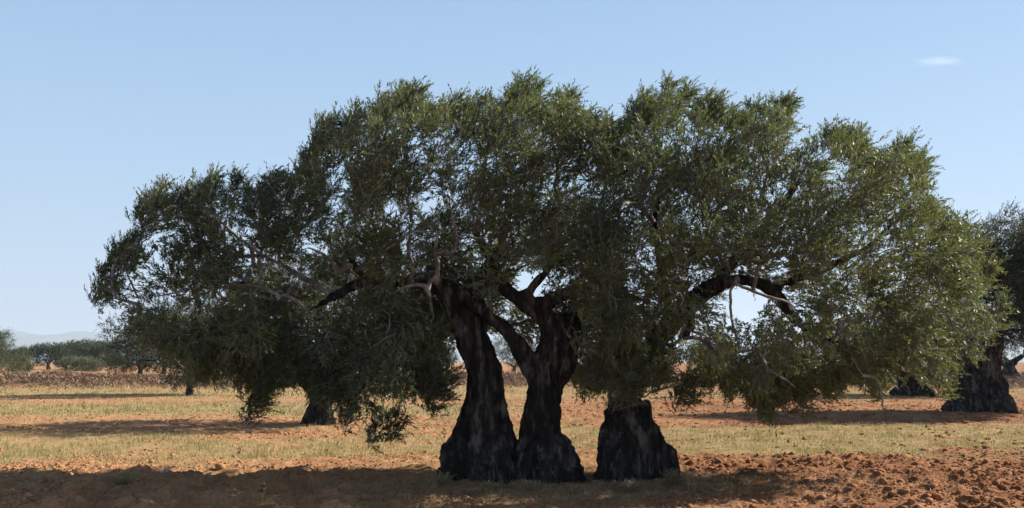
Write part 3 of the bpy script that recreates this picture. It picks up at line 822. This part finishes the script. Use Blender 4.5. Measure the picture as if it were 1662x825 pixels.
# ------------------------------------------------------------------ olives further back
def back_tree(base_px, Y, height, width, depth, seed, label, nclump=60, ns=26, nl=10, leafL=.075, trunk_r=.45, tone0=.4, lean=0., tl=.25, fat=1.0, flat=.8, crown_low=.28, material=None, group='olives further back', name='olive_tree', outline=None, sprig=.34, stems=2, sp_scale=1.0):
    r = np.random.default_rng(seed)
    b = at(base_px[0], base_px[1], Y); b[2] = ground_z(b[0], b[1])
    root = empty(name, b); tag(root, label, 'olive tree' if name == 'olive_tree' else name.replace('_', ' '), group)
    # crown volume: several overlapping lobes on a wide ellipsoid
    cz = height * (crown_low + (1 - crown_low) * .5); hz = height * (1 - crown_low) * .5
    lobes = []
    for k in range(9):
        a = k * 2.4 + r.random(); rr = .55 * math.sqrt((k + .5) / 9) * 1.25
        lobes.append((math.cos(a) * rr * width / 2 + lean * .4, math.sin(a) * rr * depth / 2, cz + hz * (.25 * r.normal() * flat), .42 * width / 2 * (1 + .2 * r.random()), hz * .72))
    cand = (r.random((nclump * 60, 3)) * 2 - 1) * np.array([width * .62, depth * .62, hz * 1.15]) + np.array([lean * .4, 0, cz])
    ins = np.zeros(len(cand), bool)
    for lx, ly, lz, lr, lh in lobes:
        q = ((cand[:, 0] - lx) / lr) ** 2 + ((cand[:, 1] - ly) / lr) ** 2 + ((cand[:, 2] - lz) / lh) ** 2
        ins |= (q < 1) & (q > .2)
    cand = cand[ins]
    md = (width * depth * hz * 2 / nclump) ** (1 / 3) * .55
    sel = np.zeros((0, 3))
    for c in cand:
        if len(sel) >= nclump: break
        if len(sel) and ((sel - c) ** 2).sum(1).min() < md ** 2: continue
        sel = np.vstack([sel, c])
    T = Tree(b)
    acc = Acc()
    hs = height * max(crown_low, .2)
    tv = []; strands = []
    for k in range(stems + 2):
        a = k * 2.3 + r.random()
        off = trunk_r * (.42 if k else 0)
        top = np.array([lean * tl + math.cos(a) * width * .13, math.sin(a) * depth * .13, hs * 1.5])
        pts = [np.array([math.cos(a) * off * 1.25, math.sin(a) * off * 1.25, -.12]), np.array([math.cos(a) * off * .9, math.sin(a) * off * .9, hs * .3]), np.array([math.cos(a) * off * .8 + lean * tl * .4, math.sin(a) * off * .8, hs * .8]), top]
        rad = [trunk_r * .85, trunk_r * .6 * fat, trunk_r * .48 * fat, trunk_r * .25]
        T.limb(pts, rad, .2)
        P_, R_ = resample(pts, rad, .12); strands.append((P_, R_))
    vs = []; fs = []; n_ = 0
    for P_, R_ in strands:
        v, f, c = tube(P_, R_, 10, cap=True); vs.append(v); fs += [tuple(int(i) for i in q + n_) for q in f] + [tuple(int(i) for i in q + n_) for q in c]; n_ += len(v)
    me = bpy.data.meshes.new('s'); me.from_pydata(np.vstack(vs).tolist(), [], fs); me.update()
    me = gnarl(voxel(me, min(.035 if Y < 50 else .07, trunk_r * .22), 1), 0, amp=.05 * min(1.5, trunk_r / .4), seed=seed, low=2.5)
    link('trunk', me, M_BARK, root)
    ends = T.grow(sel, r, .25); T.finish(ends, .010, .5)
    rel = norm((sel - np.array([0, 0, cz - .3 * hz])) / np.array([width, depth, hz * 2]))
    n = len(sel)
    D = norm(rel * .9 + np.array([.22, 0, .25]) + r.normal(size=sel.shape) * .25)
    cs = (width * depth * hz * 2 / nclump) ** (1 / 3)
    Lc = cs * (.8 + .5 * r.random(n)) * sp_scale; Rc = cs * (.34 + .14 * r.random(n)) * sp_scale
    up = np.clip((sel[:, 2] - cz) / hz, -1, 1)
    P, SD, L = clump_sprigs(sel, D, Lc, Rc, ns, r, sprig, np.stack([.25 * np.clip(up + .3, 0, 1), 0 * up, 0 * up], 1), .15 + .2 * up)
    tone = np.repeat(tone0 + .16 * r.normal(size=n), ns)
    LP, LD, LN, LL, LW, LT = sprig_leaves(P, SD, L, nl, leafL, leafL * .26, r, tone)
    ok = LP[:, 2] > .15
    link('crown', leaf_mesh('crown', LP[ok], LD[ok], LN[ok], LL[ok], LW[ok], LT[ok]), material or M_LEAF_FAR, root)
    v, f = T.branch_mesh('branches', 4).get()
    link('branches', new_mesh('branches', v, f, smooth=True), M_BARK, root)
    return root

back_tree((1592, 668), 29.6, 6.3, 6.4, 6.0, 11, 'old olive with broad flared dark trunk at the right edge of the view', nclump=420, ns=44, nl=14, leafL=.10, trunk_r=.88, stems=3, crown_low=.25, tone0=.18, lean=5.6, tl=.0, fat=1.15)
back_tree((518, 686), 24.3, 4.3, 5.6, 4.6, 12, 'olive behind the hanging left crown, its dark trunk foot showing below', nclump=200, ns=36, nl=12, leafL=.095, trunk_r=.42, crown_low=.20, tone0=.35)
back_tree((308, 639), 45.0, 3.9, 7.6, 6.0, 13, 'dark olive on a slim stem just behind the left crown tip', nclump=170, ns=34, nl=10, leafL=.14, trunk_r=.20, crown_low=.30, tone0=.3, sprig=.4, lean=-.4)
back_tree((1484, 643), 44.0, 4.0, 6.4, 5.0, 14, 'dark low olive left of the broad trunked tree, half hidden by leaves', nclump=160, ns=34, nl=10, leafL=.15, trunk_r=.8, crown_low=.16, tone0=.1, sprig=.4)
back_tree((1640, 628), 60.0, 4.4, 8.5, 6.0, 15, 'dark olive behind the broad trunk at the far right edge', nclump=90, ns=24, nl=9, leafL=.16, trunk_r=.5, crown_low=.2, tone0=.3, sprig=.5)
# the distant row beyond the earth bank
FAR = [ # px, Y, height, width, stems radius, tone, label, crown_low
 (-30, 84, 5.0, 4.2, .3, .75, 'pale green olive cut by the left edge of the picture', .12),
 (26, 150, 3.7, 3.4, .3, .25, 'small dark flat topped olive behind the left bushes', .3),
 (78, 155, 4.4, 6.4, .35, .25, 'dark leaning olive with umbrella crown, leftmost of the distant row', .3),
 (106, 162, 5.0, 4.6, .3, .42, 'rounded mid green olive, second in the distant row', .26),
 (134, 165, 5.3, 5.2, .3, .55, 'tall ragged topped olive in the middle of the distant row', .2),
 (164, 160, 5.0, 5.2, .3, .62, 'lighter grey green olive, last of the distant row before the dark trees', .2),
 (228, 92, 4.3, 6.6, .3, .25, 'dark dense olive on the bank, behind the left crown tip', .2),
 (266, 98, 4.6, 7.0, .3, .3, 'dark olive on the bank with thin pale stems beside it', .2),
 (700, 150, 4.6, 7.5, .3, .4, 'distant olive seen through the gap left of the fused trunks', .2),
 (835, 120, 4.4, 7.5, .3, .4, 'distant olive seen between the two fused trunks', .2),
 (1150, 130, 4.4, 8.0, .3, .35, 'distant olive seen low through the gap right of the broken stump', .2),
 (1420, 72, 4.0, 6.5, .35, .3, 'distant olive under the right canopy, left of the low dark olive', .22)]
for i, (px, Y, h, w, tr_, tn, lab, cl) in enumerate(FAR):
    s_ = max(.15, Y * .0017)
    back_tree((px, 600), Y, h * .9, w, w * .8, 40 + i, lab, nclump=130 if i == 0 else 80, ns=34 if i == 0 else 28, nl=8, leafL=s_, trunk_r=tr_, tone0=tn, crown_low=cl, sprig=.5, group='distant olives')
# bushes on the bank
BUSH = [(8, 88, 2.1, 3.2, .8, 'broad pale green bush at the left edge of the bank'), (34, 92, 1.6, 1.6, .6, 'darker green bush right of the pale bush on the bank'),
        (112, 120, 1.8, 2.2, .75, 'grey green bush below the distant row, left one'), (132, 118, 1.6, 2.4, .8, 'light grey bush below the distant row, middle one'),
        (150, 116, 1.3, 2.4, .9, 'small straw coloured bush beside the middle bush'), (188, 98, 2.0, 2.8, .5, 'rounded dark bush before the dark trees on the bank')]
for i, (px, Y, h, w, tn, lab) in enumerate(BUSH):
    back_tree((px, 604), Y, h, w, w * .8, 80 + i, lab, nclump=40, ns=26, nl=8, leafL=.16, trunk_r=.08, tone0=tn, crown_low=.05, sprig=.4, material=M_LEAF_GREEN, group='bushes on the bank', name='bush')

# ------------------------------------------------------------------ dry bramble over the bank
def build_bramble():
    r = np.random.default_rng(91)
    n = 90000
    x = (r.random(n) * 2 - 1) * 48
    yb = 58 + 4 * noise3(x * .03, 0 * x, 0, 71) + np.abs(x) * .03
    y = yb - 1.5 + r.normal(0, 1.6, n)
    lump = np.clip(.35 + .9 * fbm(x * .35, y * .5, 0, 93, 3), .05, 1)
    keep = r.random(n) < .35 + lump
    x, y, lump = x[keep], y[keep], lump[keep]; n = len(x)
    z = ground_z(x, y) + r.random(n) * lump * .35
    o = blades('dry_bramble', x, y, z - .05, .08 + .16 * r.random(n), np.full(n, .06), r, M_BRUSH, lean=3.2, tone=.25 + .5 * lump + .3 * (r.random(n) - .5))
    tag(o, 'brown dry bramble and dead brush covering the far bank', 'dry brush', kind='stuff')
build_bramble()

# ------------------------------------------------------------------ small things on the ground
def stone(px, py, size, seed, label, flat=.6):
    r = np.random.default_rng(seed)
    Y = F * CAM_Z / (py - 587); p = at(px, py, Y); p[2] = ground_z(p[0], p[1]) + size * .12
    v = ICO2_V * (1 + .28 * noise3(ICO2_V[:, 0] * 1.6 + seed, ICO2_V[:, 1] * 1.6, ICO2_V[:, 2] * 1.6, seed))[:, None] * size * np.array([1, .8, flat])
    o = link('stone', new_mesh('stone', v, ICO2_F), M_STONE, None, p)
    tag(o, label, 'stone', 'pale stones by the trunks')
stone(985, 774, .085, 1, 'pale stone leaning on the foot of the broken stump')
stone(1001, 779, .06, 2, 'small white stone right of the pale stone at the broken stump')
stone(968, 777, .05, 3, 'little grey stone in the gap between the twin trunk roots and stump')
stone(951, 796, .045, 4, 'pale stone in the straw in front of the root tip')
stone(428, 797, .06, 5, 'round pale stone in the left furrow shade')
stone(268, 772, .07, 6, 'pale flat stone in the tree shadow, left of the tall grass tuft')
stone(345, 801, .06, 7, 'pale stone low in the shaded furrows near the bottom edge')

def clod(px, py, size, label, seed):
    Y = F * CAM_Z / (py - 587); p = at(px, py, Y); p[2] = ground_z(p[0], p[1]) + size * .4
    v = ICO2_V * (1 + .45 * fbm(ICO2_V[:, 0] * 2, ICO2_V[:, 1] * 2, ICO2_V[:, 2] * 2, seed, 2))[:, None] * size * np.array([1, .9, .85])
    o = link('soil_lump', new_mesh('soil_lump', v, ICO2_F, {'cover': np.zeros(len(v))}), M_SOIL, None, p)
    tag(o, label, 'soil lump')
clod(357, 757, .085, 'dark round lump of soil on the edge of the shaded furrows', 8)

def weed(px, py, height, n_stem, leaves, seed, label, material=M_LEAF_GREEN, name='weed', spread=.35, leafL=.03, stem_mat=M_GRASS_DRY):
    r = np.random.default_rng(seed)
    Y = F * CAM_Z / (py - 587); b = at(px, py, Y); b[2] = ground_z(b[0], b[1]) - .01
    root = empty(name, b); tag(root, label, name.replace('_', ' '), 'weeds in the field')
    acc = Acc(); LP = []; LD = []
    for k in range(n_stem):
        a = r.random() * 6.28; sp = spread * r.random() * height
        h = height * (.65 + .35 * r.random())
        pts = np.array([[0, 0, 0], [math.cos(a) * sp * .4, math.sin(a) * sp * .4, h * .5], [math.cos(a) * sp, math.sin(a) * sp, h]])
        P_, R_ = resample(pts, [.005, .004, .002], .05)
        v, f, _ = tube(P_, R_, 4, cap=False); acc.add(v, f)
        idx = r.integers(1, len(P_), leaves); LP.append(P_[idx] + r.normal(size=(leaves, 3)) * .006); LD.append(norm(r.normal(size=(leaves, 3)) + np.array([0, 0, .6])))
    v, f = acc.get()
    link('stem', new_mesh('stem', v, f, {'tone': np.full(len(v), .4)}), stem_mat, root)
    if leaves:
        LP = np.vstack(LP); LD = np.vstack(LD); n = len(LP)
        LL = leafL * (.6 + .8 * r.random(n))
        link('leaves', leaf_mesh('leaves', LP, LD, norm(r.normal(size=(n, 3))), LL, LL * .35, r.random(n)), material, root)
weed(1127, 802, .52, 4, 6, 1, 'tall thin dry stalks standing right of the broken stump', M_GRASS_DRY, spread=.2)
weed(1118, 800, .30, 8, 10, 2, 'brown straggly weed at the right foot of the broken stump', M_GRASS_DRY)
weed(1085, 790, .28, 12, 18, 3, 'grey green weed clump at the base of the broken stump')
weed(200, 782, .24, 40, 14, 4, 'dark green tuft growing in the left shaded furrows', M_GRASS, spread=1.3)
weed(426, 803, .12, 10, 16, 5, 'small pale leafy weed low in the left shade')
weed(1565, 664, .50, 7, 14, 6, 'leafy weed in front of the broad dark trunk on the right')
weed(1438, 686, .48, 12, 22, 7, 'green weed at the edge of the long shadow, left one')
weed(1480, 684, .55, 9, 16, 8, 'pale dry weed at the edge of the long shadow, right one', M_GRASS_DRY)
weed(1292, 684, .3, 5, 8, 9, 'small weed under the low dark leaves of the right canopy')
weed(390, 735, .14, 6, 8, 10, 'tiny green weed in the left pale grass')
for k_, (px_, py_, h_, l_) in enumerate([(716, 788, .16, 'small dry tuft at the far left foot of the fused trunks'), (800, 790, .14, 'dry tuft in front of the left fused trunk'), (858, 794, .15, 'grey tuft in front of the burls of the middle trunk'),
        (925, 797, .13, 'straw tuft in front of the long right root'), (1020, 793, .16, 'dry tuft in front of the broken stump'), (1100, 786, .2, 'straw tuft at the right corner of the broken stump')]):
    weed(px_, py_, h_, 34, 10, 30 + k_, l_, M_GRASS_DRY, name='grass_tuft', spread=1.3)
weed(16, 652, .9, 3, 0, 11, 'thin bare stick leaning at the left edge of the green field', spread=1.0)
weed(722, 712, .25, 8, 14, 12, 'small green weed left of the fused trunks')

# ------------------------------------------------------------------ small high cloud
def build_cloud():
    m = bpy.data.materials.new('cloud_vapour'); m.use_nodes = True; nt = m.node_tree
    nt.nodes.remove(nt.nodes['Principled BSDF'])
    vs = N(nt, 'ShaderNodeVolumeScatter'); vs.inputs['Anisotropy'].default_value = .2; vs.inputs['Color'].default_value = (1, 1, 1, 1)
    tc = N(nt, 'ShaderNodeTexCoord'); mp = N(nt, 'ShaderNodeMapping'); nt.links.new(tc.outputs['Object'], mp.inputs[0]); mp.inputs['Scale'].default_value = (1 / 260, 1 / 140, 1 / 34)
    ln = N(nt, 'ShaderNodeVectorMath', operation='LENGTH'); nt.links.new(mp.outputs[0], ln.inputs[0])
    nz = noise_node(nt, 2.2, 3, .6, mp.outputs[0])
    a1 = N(nt, 'ShaderNodeMath', operation='MULTIPLY_ADD'); nt.links.new(nz.outputs['Fac'], a1.inputs[0]); a1.inputs[1].default_value = .9; nt.links.new(ln.outputs['Value'], a1.inputs[2])
    mr = N(nt, 'ShaderNodeMapRange'); mr.interpolation_type = 'SMOOTHSTEP'
    nt.links.new(a1.outputs[0], mr.inputs[0]); mr.inputs[1].default_value = .35; mr.inputs[2].default_value = 1.25; mr.inputs[3].default_value = .0034; mr.inputs[4].default_value = 0
    nt.links.new(mr.outputs[0], vs.inputs['Density'])
    nt.links.new(vs.outputs[0], nt.nodes['Material Output'].inputs['Volume'])
    c0 = at(1524, 100, 6000)
    sph = bmesh.new(); bmesh.ops.create_icosphere(sph, subdivisions=3, radius=1)
    SV = np.array([v.co[:] for v in sph.verts]); SF = np.array([[v.index for v in f.verts] for f in sph.faces]); sph.free()
    o = link('cloud', new_mesh('cloud', SV * np.array([265, 145, 36]), SF, smooth=True), m, None, c0)
    tag(o, kind='structure')
build_cloud()

# ------------------------------------------------------------------ far hills and the air before them
def build_hills():
    n = 160; m = 14
    a = np.linspace(-.85, .85, n); X = []; 
    px = 831 + F * np.tan(a)
    ridge = 300 + 60 * noise3(a * 7, 0, 0, 3) + 30 * noise3(a * 19, 0, 0, 5)
    ridge = ridge * (.55 + .45 * (1 - sstep(-.55, -.2, a)))
    u = np.linspace(0, 1, m)
    R_ = 8200 + 2600 * u[None, :]; H = ridge[:, None] * np.sin(u * math.pi)[None, :] ** .8 * (1 + .12 * noise3(a[:, None] * 30, u[None, :] * 4, 0, 9)) - 3
    V = np.stack([np.sin(a)[:, None] * R_, np.cos(a)[:, None] * R_, H], -1).reshape(-1, 3)
    i = np.arange(n - 1)[:, None] * m; j = np.arange(m - 1)[None, :]
    f = np.stack([i + j, i + m + j, i + m + j + 1, i + j + 1], -1).reshape(-1, 4)
    mm, nt, b = mat('hill_scrub'); c = ramp(nt, noise_node(nt, .004, 4, .6, geo_pos(nt)).outputs['Fac'], [(.3, (.06, .07, .04)), (.7, (.16, .14, .09))])
    nt.links.new(c, b.inputs['Base Color']); b.inputs['Roughness'].default_value = 1
    tag(link('hills', new_mesh('hills', V, f, smooth=True), mm), kind='structure')
build_hills()
def build_haze():
    m = bpy.data.materials.new('thin_haze'); m.use_nodes = True; nt = m.node_tree
    nt.nodes.remove(nt.nodes['Principled BSDF'])
    pv = N(nt, 'ShaderNodeVolumePrincipled'); pv.inputs['Color'].default_value = (.72, .85, 1, 1); pv.inputs['Density'].default_value = 1.5e-4; pv.inputs['Anisotropy'].default_value = 0.1
    nt.links.new(pv.outputs[0], nt.nodes['Material Output'].inputs['Volume'])
    x, y0, y1, z0, z1 = 31000, -31000, 31000, -4, 420
    v = np.array([(a, b, c) for a in (-x, x) for b in (y0, y1) for c in (z0, z1)], float)
    f = np.array([(0, 1, 3, 2), (4, 6, 7, 5), (0, 4, 5, 1), (2, 3, 7, 6), (0, 2, 6, 4), (1, 5, 7, 3)])
    tag(link('haze', new_mesh('haze', v, f), m), kind='stuff')
build_haze()
